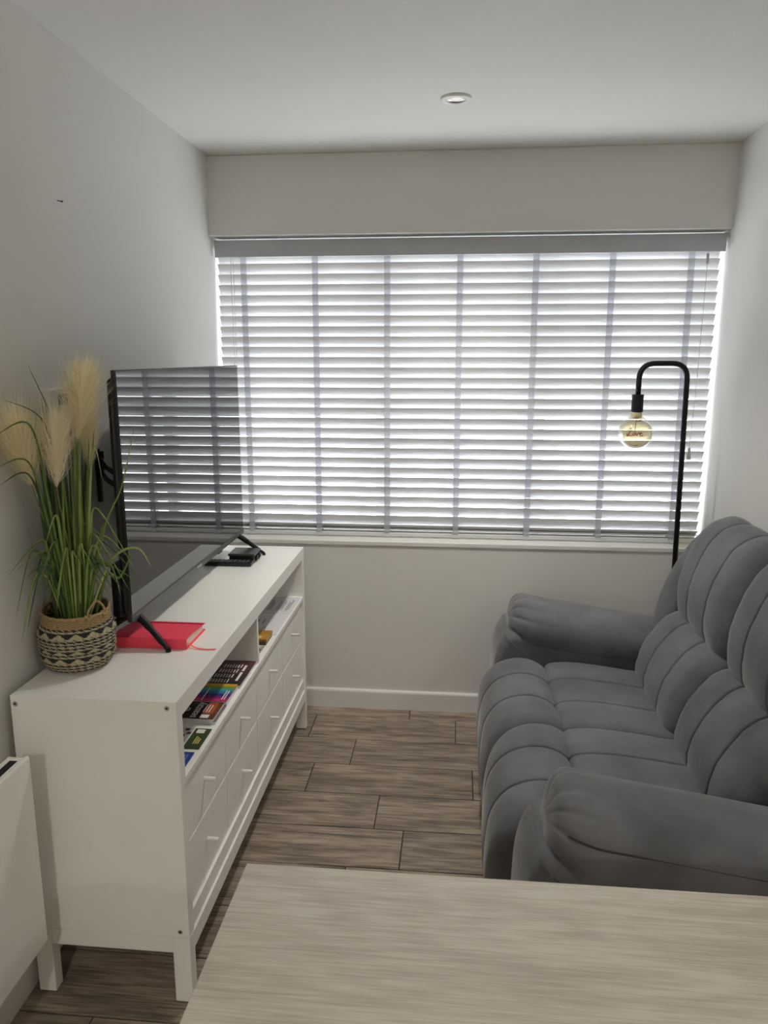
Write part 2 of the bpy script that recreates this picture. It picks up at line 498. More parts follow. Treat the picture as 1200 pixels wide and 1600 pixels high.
lathe('tilt_connector', [(.004, 2.0), (.0055, 1.997), (.0055, 1.962), (.004, 1.959)], .989, 3.343, mat('connector_plastic', (.45, .42, .42), .4, noise=.02), bl, n=12)

# ------------------------------------------------------------------ ceiling downlight
def glow_mat(name, col, strength):
    m = bpy.data.materials.new(name); m.use_nodes = True
    nt = m.node_tree; nt.nodes.remove(nt.nodes['Principled BSDF'])
    e = nt.nodes.new('ShaderNodeEmission'); e.inputs['Color'].default_value = tuple(col[:3]) + (1,); e.inputs['Strength'].default_value = strength
    nt.links.new(e.outputs[0], nt.nodes['Material Output'].inputs['Surface'])
    return m
lens_m = glow_mat('lit_lens', (1.0, .93, .82), .55)
WARM = (1.0, .955, .87)
def downlight(x, y, label, watts, cone):
    dl = thing('ceiling_downlight', (x, y, ZC), label, 'downlight', 'recessed ceiling downlights')
    lathe('rim', [(.030, 2.394), (.033, 2.3905), (.047, 2.3925), (.049, 2.3955), (.049, 2.4)], x, y, M['trim'], dl, n=40, caps=False)
    lathe('reflector', [(.031, 2.394), (.029, 2.3975), (.021, 2.399), (.018, 2.3985)], x, y, M['chrome'], dl, n=32, caps=False)
    lathe('lens', [(.0185, 2.3985), (.012, 2.3975), (.001, 2.397)], x, y, lens_m, dl, n=24)
    l = bpy.data.lights.new('downlight_beam', 'SPOT')
    l.energy, l.color, l.spot_size, l.spot_blend, l.shadow_soft_size = watts, WARM, math.radians(cone), 1.0, .06
    o = bpy.data.objects.new('downlight_beam', l)
    o.location = (0, 0, -.045)
    link(o, dl)
downlight(-.026, 2.662, 'small round recessed ceiling spotlight with white rim above the sofa', 40.0, 118)
downlight(-.30, -1.90, 'small round recessed ceiling spotlight behind the camera', 105.0, 165)
downlight(1.75, -.60, 'added unseen fill spotlight in the ceiling of the open side of the room', 55.0, 165)  # extra lamp added out of view to brighten drawer fronts and heater

# ------------------------------------------------------------------ sideboard
CXF, CXB = -.634, -1.038
CY0, CY1, CZ = 1.588, 3.067, .813
sb = thing('sideboard', ((CXF + CXB) / 2, (CY0 + CY1) / 2, 0), 'long white sideboard with eight small drawers under two open shelves', 'sideboard')
ET = .034
for (a, b, nm) in ((CY0, CY0 + ET, 0), (CY1 - ET + .006, CY1, 1)):
    box('end_panel', CXB, CXF, a, b, .1885 if nm else .1885, CZ, M['cab'], sb, bev=.0012)
    box('bottom_strip', CXB + .045, CXF - .045, a + .001, b - .001, .143, .1875, M['cab'], sb, bev=.0008)
    for (xa, xb) in ((CXB, CXB + .0445), (CXF - .0445, CXF)):
        lg = box('leg', xa, xb, a, b, .004, .1875, M['cab'], sb, bev=.0012)
        box('glide', xa + .008, xb - .008, a + .006, b - .006, 0, .004, M['black'], lg)
Y0i, Y1i = CY0 + ET, CY1 - ET + .006
box('top', CXB, CXF - .0005, Y0i, Y1i, .787, CZ - .0005, M['cab'], sb, bev=.0008)
box('top_rail', CXF - .022, CXF - .0008, Y0i + .0005, Y1i - .0005, .765, .787, M['cab'], sb)
box('back_panel', CXB, CXB + .006, Y0i, Y1i, .14, .787, M['cab_in'], sb)
box('shelf', CXB + .006, CXF - .001, Y0i, Y1i, .588, .605, M['cab'], sb, bev=.0008)
box('shelf_divider', CXB + .006, CXF - .004, 2.315, 2.333, .605, .787, M['cab'], sb, bev=.0008)
box('bottom_board', CXB + .006, CXF - .006, Y0i, Y1i, .188, .2315, M['cab'], sb, bev=.0008)
box('apron', CXF - .024, CXF - .0005, Y0i, Y1i, .135, .1835, M['cab'], sb, bev=.0008)
box('inner_partition', CXB + .006, CXF - .031, 2.315, 2.333, .2315, .588, M['cab_in'], sb)
cols = [(Y0i + .003, 1.9625), (1.965, 2.3085), (2.3135, 2.6885), (2.6925, Y1i - .004)]
rows = [(.4115, .5855), (.2345, .4085)]
knob_me = None
for ci, (a, b) in enumerate(cols):
    for ri, (za, zb) in enumerate(rows):
        dr = box('drawer', CXF - .030, CXF - .013, a, b, za, zb, M['cab'], sb, bev=.0012)
        ky, kz = (a + b) / 2 - .008, (za + zb) / 2 + .006
        if knob_me is None:
            k = cylinder('knob', (CXF - .0135, ky, kz), (CXF + .018, ky, kz), .0052, M['knob'], dr, n=20, chamfer=.001)
            knob_me = k.data; k0 = Vector((ky, kz, 0))
        else:
            k = bpy.data.objects.new('knob', knob_me)
            k.location = (0, ky - k0.x, kz - k0.y)
            link(k, dr)
for (x, z) in ((-1.026, .792), (-.657, .797), (-.657, .205)):
    s = cylinder('screw', (x, CY0 - .0012, z), (x, CY0 + .004, z), .0062, M['chrome'], sb, n=20, chamfer=.0006)
    cylinder('screw_socket', (x, CY0 - .0016, z), (x, CY0 + .002, z), .0025, M['slot'], s, n=6)
box('joint_plate', -.676, -.642, CY0 - .0006, CY0 + .002, .1895, .2215, M['cab'], sb, bev=.0004)

# ------------------------------------------------------------------ television
TX, TY0, TY1, TZ0, TZ1 = -.854, 1.868, 2.948, .898, 1.560
tv = thing('television', (TX - .03, (TY0 + TY1) / 2, CZ), 'large black flat screen television mirroring the window blind', 'television')
box('housing', TX - .013, TX - .0015, TY0, TY1, TZ0, TZ1, M['tvblack'], tv, bev=.002)
box('screen_panel', TX - .002, TX, TY0 + .004, TY1 - .004, TZ0 + .019, TZ1 - .004, M['screen'], tv, bev=.0003)
bz = box('bottom_bezel', TX - .003, TX + .0015, TY0 + .002, TY1 - .002, TZ0 - .001, TZ0 + .0175, M['bezel'], tv, bev=.0006)
box('logo_plate', TX + .0015, TX + .0022, 2.385, 2.43, TZ0 + .005, TZ0 + .012, M['chrome'], bz)
box('sensor', TX - .010, TX + .002, 2.62, 2.66, TZ0 - .007, TZ0, M['tvblack'], tv, bev=.002)
bm = bmesh.new(); bm_box(bm, TX - .034, TX - .012, TY0 + .012, TY1 - .012, TZ0 + .02, TZ1 - .02, bev=.012, seg=3)
from_bm('back_shell', bm, M['tvblack'], tv)
bm = bmesh.new(); bm_box(bm, TX - .062, TX - .030, TY0 + .018, TY1 - .018, TZ0 + .004, TZ0 + .155, bev=.010, seg=3)
from_bm('speaker_bulge', bm, M['tvblack'], tv)
def tv_foot(yc, ydir):
    """two splayed arms below the housing"""
    prof_f = [(TX - .012, yc, TZ0 + .004), (TX + .012, yc - .006 * ydir, TZ0 - .012), (TX + .050, yc - .020 * ydir, TZ0 - .045), (TX + .088, yc - .036 * ydir, CZ + .006)]
    prof_b = [(TX - .028, yc, TZ0 + .004), (TX - .055, yc - .004 * ydir, TZ0 - .010), (TX - .095, yc - .014 * ydir, TZ0 - .040), (TX - .135, yc - .028 * ydir, CZ + .006)]
    root = None
    for p in (prof_f, prof_b):
        V, Fc = tube_data(catmull(p, False, 5), [.011] * 3 + [.0105] * 5 + [.0085] * 5 + [.0065] * 3, n=8)
        o = pydata('foot_arm', V, Fc, M['black'], tv, smooth=True)
        cylinder('foot_pad', (p[-1][0], p[-1][1], CZ), (p[-1][0], p[-1][1], CZ + .007), .007, M['black'], o, n=12)
tv_foot(1.922, 1)
tv_foot(2.885, -1)

# folding wall bracket behind the television
br = thing('wall_bracket', (XL, 2.16, 1.2), 'black folding metal bracket arm between left wall and television', 'wall bracket')
box('wall_plate', -1.060, -1.048, 2.142, 2.158, 1.17, 1.33, M['black'], br, bev=.002)
for dz in (0.0, -.035):
    V, Fc = tube_data([(-1.047, 2.150, 1.300 + dz), (-.985, 2.06, 1.285 + dz), (-.890, 2.01, 1.245 + dz)], [.008, .009, .009], n=4)
    pydata('arm', V, Fc, M['black'], br)
cylinder('pivot', (-1.046, 2.150, 1.245), (-1.046, 2.150, 1.32), .011, M['black'], br, n=14)
box('screen_plate', -.895, -.8895, 1.98, 2.05, 1.14, 1.30, M['black'], br, bev=.002)

# small white box on the wall behind the plant
th = thing('thermostat', (XL, 1.93, 1.48), 'small white control box on left wall behind the pampas plumes', 'thermostat')
box('case', -1.062, -1.028, 1.868, 1.990, 1.440, 1.512, M['trim'], th, bev=.004, seg=2)
box('display', -1.0285, -1.0272, 1.905, 1.955, 1.470, 1.498, mat('grey_display', srgb(120, 128, 140), .2, noise=.03), th)
for k in range(3):
    cylinder('button', (-1.029, 1.91 + .02 * k, 1.455), (-1.0255, 1.91 + .02 * k, 1.455), .005, M['cord'], th, n=12)

nl = thing('nail', (XL, 2.031, 1.991), 'tiny dark nail high on the left wall', 'nail')
cylinder('shank', (-1.056, 2.031, 1.993), (-1.040, 2.031, 1.990), .0014, M['ink'], nl, n=8)
cylinder('head', (-1.041, 2.031, 1.9905), (-1.0395, 2.031, 1.9895), .003, M['ink'], nl, n=10)

# ------------------------------------------------------------------ panel heater
ht = thing('panel_heater', (-1.0, 1.2, .2), 'white flat electric wall heater beside the sideboard end', 'heater')
HX0, HX1, HY0, HY1, HZ0, HZ1 = -1.000, -.948, .62, 1.503, .231, .711
box('front_panel', HX1 - .012, HX1, HY0, HY1, HZ0, HZ1, M['heater'], ht, bev=.005, seg=3)
box('casing', HX0, HX1 - .012, HY0 + .002, HY1 - .002, HZ0 + .004, HZ1 - .004, M['heater'], ht, bev=.003)
for k in range(3):
    box('outlet_slot', HX1 - .036, HX1 - .018, .66 + k * .28, .66 + k * .28 + .262, HZ1 - .0046, HZ1 - .0034, M['slot'], ht)
for yy in (.8, 1.38):
    box('wall_mount', -1.062, HX0, yy, yy + .06, .35, HZ1 - .012, M['heater'], ht, bev=.002)

# ------------------------------------------------------------------ dining table (foreground)
tb = thing('dining_table', (.55, .75, 0), 'pale bleached wood table top in the foreground', 'table')
TTX0, TTX1, TTY0, TTY1 = -.344, 1.5, .33, 1.131
box('table_top', TTX0, TTX1, TTY0, TTY1, .722, .75, M['table'], tb, bev=.0025, seg=2)
for (a, b) in ((TTX0 + .05, TTY0 + .05), (TTX1 - .11, TTY0 + .05), (TTX0 + .05, TTY1 - .11), (TTX1 - .11, TTY1 - .11)):
    box('leg', a, a + .06, b, b + .06, 0, .722, M['table'], tb, bev=.003)
for (a, b, c, d) in ((TTX0 + .11, TTX1 - .11, TTY0 + .07, TTY0 + .09), (TTX0 + .11, TTX1 - .11, TTY1 - .09, TTY1 - .07)):
    box('apron', a, b, c, d, .64, .722, M['table'], tb)

# ------------------------------------------------------------------ sofa
sofa = thing('reclining_sofa', (.6, 2.22, 0), 'two-seat grey suede recliner sofa with channelled cushions and padded arms', 'sofa')

def station_list(y0, y1, seams, re, step=.014):
    ys = set()
    n = max(2, int((y1 - y0 - 2 * re) / step))
    for k in range(n + 1): ys.add(round(y0 + re + (y1 - y0 - 2 * re) * k / n, 5))
    for k in range(9):
        a = (1 - math.cos(math.pi / 2 * k / 8)) * re
        ys.add(round(y0 + a, 5)); ys.add(round(y1 - a, 5))
    for s in seams:
        for d in (-.016, -.011, -.007, -.0045, -.0025, 0, .0025, .0045, .007, .011, .016): ys.add(round(s + d, 5))
    return sorted(ys)

def cushion(name, prof, y0, y1, seams, parent, re=.05, inset=.04, puff=.010, groove=.011, nsub=7, mat_=None, skew=None, wob=0.0):
    """closed XZ outline carried along Y: pillowy between the seams, rounded at both ends"""
    P = catmull([(x, 0, z) for x, z in prof], True, nsub)
    N = len(P)
    area = sum(P[i].x * P[(i + 1) % N].z - P[(i + 1) % N].x * P[i].z for i in range(N))
    sg = 1 if area > 0 else -1
    nor = []
    for i in range(N):
        t = P[(i + 1) % N] - P[i - 1]
        nor.append(Vector((t.z, 0, -t.x)).normalized() * sg)
    # smooth the normals so that the inset does not fold at tight corners
    for _ in range(3):
        nor = [(nor[i - 1] + nor[i] * 2 + nor[(i + 1) % N]).normalized() for i in range(N)]
    edges = [y0] + list(seams) + [y1]
    ys = station_list(y0, y1, seams, re)
    V, Fc = [], []
    for y in ys:
        d = 0.0
        e = min(y - y0, y1 - y)
        if e < re: d += inset * (1 - math.sqrt(max(0, 1 - (1 - e / re) ** 2)))
        for a, b in zip(edges[:-1], edges[1:]):
            if a <= y <= b:
                s = (y - (a + b) / 2) / ((b - a) / 2)
                d -= puff * (1 - abs(s) ** 2.4)
                break
        for s in seams:
            d += groove * math.exp(-((y - s) / .0034) ** 2)
        for i in range(N):
            dd = d
            if wob: dd += wob * math.sin(i * .9 + y * 31) * math.sin(y * 17 + i * .31)
            q = P[i] - nor[i] * dd
            xo = skew(y) if skew else 0.0
            V.append((q.x + xo, y, q.z))
    m = len(ys)
    for j in range(m - 1):
        for i in range(N):
            k = (i + 1) % N
            Fc.append((j * N + i, j * N + k, (j + 1) * N + k, (j + 1) * N + i))
    for j, rev in ((0, False), (m - 1, True)):
        c = Vector((0, 0, 0))
        for i in range(N): c += Vector(V[j * N + i])
        V.append(tuple(c / N)); ci = len(V) - 1
        for i in range(N):
            k = (i + 1) % N
            Fc.append((ci, j * N + k, j * N + i) if not rev else (ci, j * N + i, j * N + k))
    o = pydata(name, V, Fc, mat_ or M['sofa'], parent, smooth=True)
    bm = bmesh.new(); bm.from_mesh(o.data); bmesh.ops.recalc_face_normals(bm, faces=bm.faces); bm.to_mesh(o.data); bm.free()
    for s in seams:
        xo = skew(s) if skew else 0.0
        tube('seam', [(P[i].x - nor[i].x * groove * .62 + xo, s, P[i].z - nor[i].z * groove * .62) for i in range(N)], .0017, M['piping'], o, n=5, closed=True)
    return o

YM = 2.22
seats = [(1.702, YM - .001), (YM + .001, 2.738)]
third = lambda a, b: [a + (b - a) * .335, a + (b - a) * .68]
base_prof = [(.20, .06), (.17, .12), (.17, .30), (.22, .36), (.6, .36), (.98, .36), (1.0, .30), (1.0, .10), (.97, .06), (.6, .055)]
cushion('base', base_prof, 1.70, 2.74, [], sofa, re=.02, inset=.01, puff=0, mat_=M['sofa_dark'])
for fx in (.22, .92):
    for fy in (1.52, 2.92):
        cylinder('foot', (fx, fy, 0), (fx, fy, .09), .022, M['black'], sofa, n=16)
front_prof = [(.338, .452), (.315, .482), (.265, .498), (.205, .492), (.152, .462), (.116, .405), (.104, .33), (.103, .25), (.108, .17), (.118, .10), (.150, .075), (.19, .10), (.205, .22), (.225, .33), (.285, .40)]
seat_prof = [(.332, .452), (.352, .478), (.42, .486), (.52, .479), (.62, .466), (.70, .452), (.74, .41), (.70, .37), (.5, .365), (.37, .37), (.333, .405)]
lumb_prof = [(.665, .445), (.660, .50), (.677, .57), (.713, .635), (.756, .685), (.805, .706), (.87, .69), (.92, .60), (.92, .48), (.87, .41), (.75, .395), (.685, .405)]
head_prof = [(.812, .690), (.790, .722), (.783, .785), (.792, .86), (.819, .94), (.857, 1.008), (.91, 1.045), (.965, 1.048), (1.012, 1.0), (1.03, .90), (1.02, .76), (.95, .69), (.87, .675)]
for (a, b) in seats:
    cushion('footrest_pad', front_prof, a, b, third(a, b), sofa, re=.05, inset=.028, puff=.0065, skew=lambda y, a=a, b=b: .018 * math.exp(-((y - YM) / .10) ** 2) - .008)
    cushion('seat_cushion', seat_prof, a, b, third(a, b), sofa, re=.03, inset=.015, puff=.003, groove=.007)
    cushion('lumbar_cushion', lumb_prof, a, b, third(a, b), sofa, re=.07, inset=.045, puff=.006, wob=.0012)
    cushion('head_cushion', head_prof, a, b, third(a, b), sofa, re=.085, inset=.065, puff=.007, wob=.001)
wing_prof = [(.745, .56), (.747, .62), (.760, .69), (.787, .777), (.828, .865), (.880, .94), (.94, .985), (1.0, .99), (1.045, .95), (1.05, .75), (1.05, .45), (1.0, .36), (.85, .34), (.76, .40)]
for (a, b) in ((1.555, 1.712), (2.728, 2.885)):
    cushion('back_wing', wing_prof, a, b, [], sofa, re=.06, inset=.035, puff=.004)
bsh = [(.86, .10), (.87, .5), (.93, .86), (1.0, .97), (1.042, .95), (1.050, .8), (1.050, .3), (1.04, .10), (.95, .07)]
cushion('back_shell', bsh, 1.71, 2.73, [], sofa, re=.02, inset=.01, puff=0)

def arm_pillow(yc, out):
    """padded arm roll along X with a gathered front end; out = -1 near arm, +1 far arm"""
    V, Fc = [], []
    X0, X1 = .205, .905
    NA = 132
    xs = [0, .002, .006, .012, .02, .03, .042, .056, .075, .1, .13, .17, .22, .28, .36, .45, .54, .62, .67, .70, .715]
    for x in xs:
        s = min(1.0, x / .085)
        k = (1 - (1 - s) ** 2.2) ** (1 / 2.2) if x < .085 else 1.0
        k = .22 + .78 * k
        kb = 1.0 if x < .64 else math.sqrt(max(.05, 1 - ((x - .64) / .085) ** 2))
        zc = .579 - .15 * max(0, x - .08) + (.028 * (1 - x / .09) if x < .09 else 0)
        hw, hh = .152, .097 - .006 * x / .7
        pl = math.exp(-(x / .055)) * (0.0 if x == 0 else 1)
        for i in range(NA):
            w = 2 * math.pi * i / NA
            c, sn = math.cos(w), math.sin(w)
            e = 2 / 2.35
            py = math.copysign(abs(c) ** e, c); pz = math.copysign(abs(sn) ** e, sn)
            top = 1.0 if sn > -.2 else 0.4
            fold = 1 - .10 * pl * top * (0.5 + .5 * math.cos(w * 11 + .8 + .6 * math.sin(3 * w))) ** 4 - .03 * pl * math.cos(w * 5)
            dip = .010 * math.exp(-((x - .14 - .05 * sn) / .02) ** 2) * max(0, math.cos(w - (1.9 if out < 0 else 1.2)))
            V.append((X0 + x + .012 * math.sin(w) * pl, yc + hw * py * k * kb * fold, zc + (hh * pz) * k * kb * fold - dip * .4 - (.01 * (1 - k))))
    m = len(xs)
    for j in range(m - 1):
        for i in range(NA):
            l = (i + 1) % NA
            Fc.append((j * NA + i, (j + 1) * NA + i, (j + 1) * NA + l, j * NA + l))
    for j, rev in ((0, False), (m - 1, True)):
        c = sum((Vector(V[j * NA + i]) for i in range(NA)), Vector()) / NA
        V.append(tuple(c)); ci = len(V) - 1
        for i in range(NA):
            l = (i + 1) % NA
            Fc.append((ci, j * NA + i, j * NA + l) if not rev else (ci, j * NA + l, j * NA + i))
    o = pydata('arm_pillow', V, Fc, M['sofa'], sofa, smooth=True)
    bm = bmesh.new(); bm.from_mesh(o.data); bmesh.ops.recalc_face_normals(bm, faces=bm.faces); bm.to_mesh(o.data); bm.free()
    sb_ = o.modifiers.new('smooth', 'SUBSURF'); sb_.levels = sb_.render_levels = 1
    # piping along the outer side of the roll
    pts = []
    for x in (.035, .06, .1, .17, .28, .45, .6, .7):
        kk = .22 + .78 * (1 - (1 - min(1, x / .085)) ** 2.2) ** (1 / 2.2)
        pts.append((X0 + x, yc + out * .1385 * kk, .579 - .15 * max(0, x - .08) + (.028 * (1 - x / .09) if x < .09 else 0) + .043 * kk))
    tube('piping', catmull(pts, False, 5), .0026, M['piping'], o, n=6)
body_prof = [(.158, .08), (.150, .20), (.150, .38), (.158, .48), (.182, .545), (.23, .575), (.5, .56), (.80, .52), (.97, .50), (1.02, .42), (1.03, .15), (.98, .06), (.5, .055), (.2, .06)]
for (yc, out) in ((1.552, -1), (2.888, 1)):
    b0, b1 = (1.418, 1.694) if out < 0 else (2.746, 3.022)
    bo = cushion('arm_body', body_prof, b0, b1, [], sofa, re=.035, inset=.028, puff=.003)
    ye = b0 + .004 if out < 0 else b1 - .004
    pp = catmull([(.176, ye, .10), (.170, ye, .22), (.170, ye, .37), (.178, ye, .47), (.196, ye, .522)], False, 6)
    tube('piping', pp, .0035, M['piping'], bo, n=6)
    arm_pillow(yc, out)
# release lever recess in the near side panel
bm = bmesh.new(); bm_box(bm, .35, .47, 1.4135, 1.424, .46, .555, bev=.004, seg=2)
from_bm('release_cup', bm, M['slot'], sofa)

# ------------------------------------------------------------------ floor lamp
LY = 3.13
lamp = thing('floor_lamp', (.905, LY + .01, 0), 'slim black arched floor lamp with round amber bulb behind the sofa', 'floor lamp')
lathe('base', [(.105, 0), (.108, .003), (.108, .014), (.104, .018), (.012, .020)], .905, LY + .02, M['black'], lamp, n=40)
pole_pts = rounded([(.905, LY + .02, .018), (.884, LY, 1.567), (.698, LY - .02, 1.567), (.698, LY - .02, 1.43)], .062, 8)
tube('pole', pole_pts, .0105, M['black'], lamp, n=14)
BX, BY = .698, LY - .02
cylinder('socket', (BX, BY, 1.448), (BX, BY, 1.380), .0225, M['black'], lamp, n=28, chamfer=.0015)
R_B, BZ = .066, 1.298
amber = clear_mat('amber_glass', (.97, .90, .70), .03, .02, .25)
prof = [(.0205, 1.381), (.021, 1.372), (.024, 1.364), (.030, 1.3575)]
for k in range(3, 25):
    a = math.pi * k / 24
    r, z = R_B * math.sin(a), BZ + R_B * .98 * math.cos(a)
    if r > .030 or z < BZ: prof.append((max(r, .0008), z))
bulb = lathe('bulb', prof, BX, BY, amber, lamp, n=40, caps=False)
lathe('bulb_cap', [(.0205, 1.3795), (.0205, 1.366), (.017, 1.356), (.004, 1.352)], BX, BY, mat('bulb_inner_white', (.7, .68, .64), .4, noise=.02), bulb, n=24)
tube('stem_wire', [(BX, BY, 1.356), (BX - .001, BY, 1.33), (BX - .003, BY, 1.303)], .0011, M['ink'], bulb, n=6)
fil = mat('copper_red_filament', srgb(160, 48, 28), .4, noise=.05)
def script_stroke(pts):
    return [(BX - .031 + p[0] * .001, BY - .002, BZ - .012 + p[1] * .001) for p in pts]
love = [  # handwritten word as one looping line, millimetres
    (3, 22), (6, 27), (10, 30), (13, 28), (12, 22), (9, 14), (6, 6), (3, 1), (-1, 0), (-2, 4), (2, 6), (7, 3), (12, 0), (17, 1), (20, 5),
    (22, 10), (26, 12), (29, 8), (27, 3), (23, 2), (21, 6), (23, 11), (28, 12), (33, 11), (35, 5), (37, 1), (40, 7), (42, 12), (45, 11),
    (47, 6), (52, 8), (55, 11), (52, 13), (48, 10), (47, 4), (51, 0), (56, 1), (60, 5)]
tube('love_filament', catmull(script_stroke(love), False, 5), .0016, fil, bulb, n=6)

# ------------------------------------------------------------------ woven basket
BKX, BKY, BKZ = -.966, 1.788, CZ
bk = thing('woven_basket', (BKX, BKY, BKZ), 'small tan and black patterned woven seagrass basket holding the grass', 'basket')
tan_m = mat('seagrass_tan', srgb(172, 162, 134), .8, noise=.18, nscale=120, bump=.3, bscale=400)
straw_m = mat('seagrass_straw', srgb(166, 142, 102), .8, noise=.22, nscale=120, bump=.3, bscale=400)
dark_m = mat('seagrass_black', srgb(30, 30, 32), .75, noise=.2, nscale=120, bump=.3, bscale=400)
def basket_r(t):   # t = height 0..1
    pts = [(0, .066), (.04, .078), (.15, .088), (.30, .0925), (.45, .093), (.56, .0945), (.60, .0965), (.64, .0945), (.72, .090), (.82, .0845), (.92, .0815), (1, .0815)]
    for (a, ra), (b, rb) in zip(pts[:-1], pts[1:]):
        if t <= b: return ra + (rb - ra) * (t - a) / (b - a)
    return pts[-1][1]
BH = .150
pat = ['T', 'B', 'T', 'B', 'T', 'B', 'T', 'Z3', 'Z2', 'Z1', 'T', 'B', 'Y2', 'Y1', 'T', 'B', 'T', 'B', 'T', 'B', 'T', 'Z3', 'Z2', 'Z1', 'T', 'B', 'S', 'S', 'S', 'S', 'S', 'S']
NS, SUB = 168, 3
V, Fc, MI = [], [], []
nr = len(pat)
def tilt_z(w): return 0.010 * math.sin(w - .6)
for j in range(nr * SUB + 1):
    t = j / (nr * SUB)
    ph = (j % SUB) / SUB
    for k in range(NS):
        w = 2 * math.pi * k / NS
        rr = basket_r(t)
        rown = min(j // SUB, nr - 1)
        bumpv = .0013 * math.sin(math.pi * ph) + .0006 * math.sin(w * 56 + rown * math.pi + ph * 3)
        z = BKZ + .0015 + BH * t + tilt_z(w) * t * t * .6
        V.append((BKX + (rr + bumpv) * math.cos(w), BKY + (rr + bumpv) * math.sin(w), z))
for j in range(nr * SUB):
    code = pat[j // SUB]
    for k in range(NS):
        l = (k + 1) % NS
        Fc.append((j * NS + k, j * NS + l, (j + 1) * NS + l, (j + 1) * NS + k))
        u = (k % 12)
        tw = ((k + j) % 3 == 0)
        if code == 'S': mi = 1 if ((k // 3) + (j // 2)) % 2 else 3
        elif code == 'T' and (k + j) % 6: mi = 0
        elif code == 'B': mi = 0 if (k + j) % 5 == 0 else 2
        elif code == 'T' and (k + j) % 6 == 0: mi = 2
        else:
            hi, lo = {'Z3': (12, 8), 'Z2': (8, 4), 'Z1': (4, 0), 'Y2': (12, 6), 'Y1': (6, 0)}.get(code, (12, 12))
            wdt = hi + (lo - hi) * ((j % SUB) + .5) / SUB
            mi = 0 if abs(u - 5.5) < wdt / 2 + .01 else 2
        MI.append(mi)
body = pydata('body', V, Fc, [tan_m, straw_m, dark_m, mat('seagrass_straw_shaded', srgb(140, 116, 78), .85, noise=.2, nscale=120, bump=.3, bscale=400)], bk, smooth=True, mi=MI)  # last straw copy is darker: shade of the weave put into the colour
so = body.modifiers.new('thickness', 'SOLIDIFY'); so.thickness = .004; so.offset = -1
lathe('bottom', [(.001, BKZ + .001), (.067, BKZ + .001), (.067, BKZ + .004), (.001, BKZ + .004)], BKX, BKY, tan_m, bk, n=40, caps=False)
soil = mat('dark_filler', srgb(38, 34, 28), .95, noise=.3, nscale=80)
# rolled rim
rim = []
for k in range(64):
    w = 2 * math.pi * k / 64
    rim.append((BKX + .0815 * math.cos(w), BKY + .0815 * math.sin(w), BKZ + .0015 + BH + tilt_z(w) * .6 + .001 * math.sin(24 * w)))
tube('rim', rim, .0035, straw_m, bk, n=8, closed=True)
def loop_handle(w0, w1, h, out):
    a = Vector((BKX + .083 * math.cos(w0), BKY + .083 * math.sin(w0), BKZ + BH - .004))
    b = Vector((BKX + .083 * math.cos(w1), BKY + .083 * math.sin(w1), BKZ + BH - .004))
    m_ = (a + b) / 2; d = Vector((math.cos((w0 + w1) / 2), math.sin((w0 + w1) / 2), 0))
    pts = catmull([a - Vector((0, 0, .012)), a + Vector((0, 0, .012)), a * .7 + b * .3 + d * out * .7 + Vector((0, 0, h * .85)), m_ + d * out + Vector((0, 0, h)), a * .3 + b * .7 + d * out * .7 + Vector((0, 0, h * .85)), b + Vector((0, 0, .012)), b - Vector((0, 0, .012))], False, 6)
    hd = tube('handle', pts, [.003 + .0006 * math.sin(i * 1.9) for i in range(len(pts))], straw_m, bk, n=8)
    for p in (a, b):
        kp = [p + Vector((.006 * math.cos(q), .006 * math.sin(q), .004 * math.sin(2 * q))) for q in [2 * math.pi * i / 12 for i in range(12)]]
        tube('knot', kp, .0035, straw_m, hd, n=6, closed=True)
loop_handle(math.radians(-42), math.radians(-8), .036, .004)
loop_handle(math.radians(110), math.radians(172), .040, .004)

# ------------------------------------------------------------------ pampas grass in the basket
pg = thing('pampas_grass', (BKX, BKY, BKZ + .006), 'artificial green grass with fluffy cream pampas plumes in the woven basket', 'plant')
lathe('pot', [(.001, BKZ + .006), (.060, BKZ + .006), (.072, BKZ + .120), (.070, BKZ + .124), (.001, BKZ + .128)], BKX, BKY, soil, pg, n=32, caps=False)
leafs = [mat('leaf_green_%s' % n, c, .5, noise=.2, nscale=14, stretch=(6, 6, 1)) for n, c in
         (('mid', srgb(96, 122, 58)), ('deep', srgb(56, 82, 44)), ('light', srgb(134, 156, 78)), ('pale', srgb(160, 172, 110)), ('olive', srgb(84, 88, 54)))]

def blade(pts, w, m, n=16, kink=0.0):
    """narrow tapering folded leaf along a spline"""
    cp = catmull(pts, False, max(3, n // (len(pts) - 1)))
    for p in cp:                     # stay clear of the television
        if p.y > 1.856: p.x = min(p.x, -.932)
    V, Fc = [], []
    L = len(cp)
    for i, p in enumerate(cp):
        t = (cp[min(i + 1, L - 1)] - cp[max(i - 1, 0)]).normalized()
        view = Vector((p.x, p.y, p.z)) - Vector((0.4, 0.2, 1.3))
        s = t.cross(view).normalized()
        s = (s + Vector((math.sin(kink + i * .12), math.cos(kink + i * .12), 0)) * .5).normalized()
        s = (s - t * s.dot(t)).normalized()
        up = s.cross(t).normalized()
        f = i / (L - 1)
        wd = 1.3 * w * (.55 + .45 * min(1, f * 5)) * (1 - f ** 2.2) + .0004
        V += [p - s * wd / 2, p + up * wd * .14, p + s * wd / 2, p - up * wd * .10]
    for i in range(L - 1):
        a, b = 4 * i, 4 * (i + 1)
        for k in range(4):
            Fc.append((a + k, a + (k + 1) % 4, b + (k + 1) % 4, b + k))
    return pydata('blade', [tuple(v) for v in V], Fc, m, pg, smooth=True)

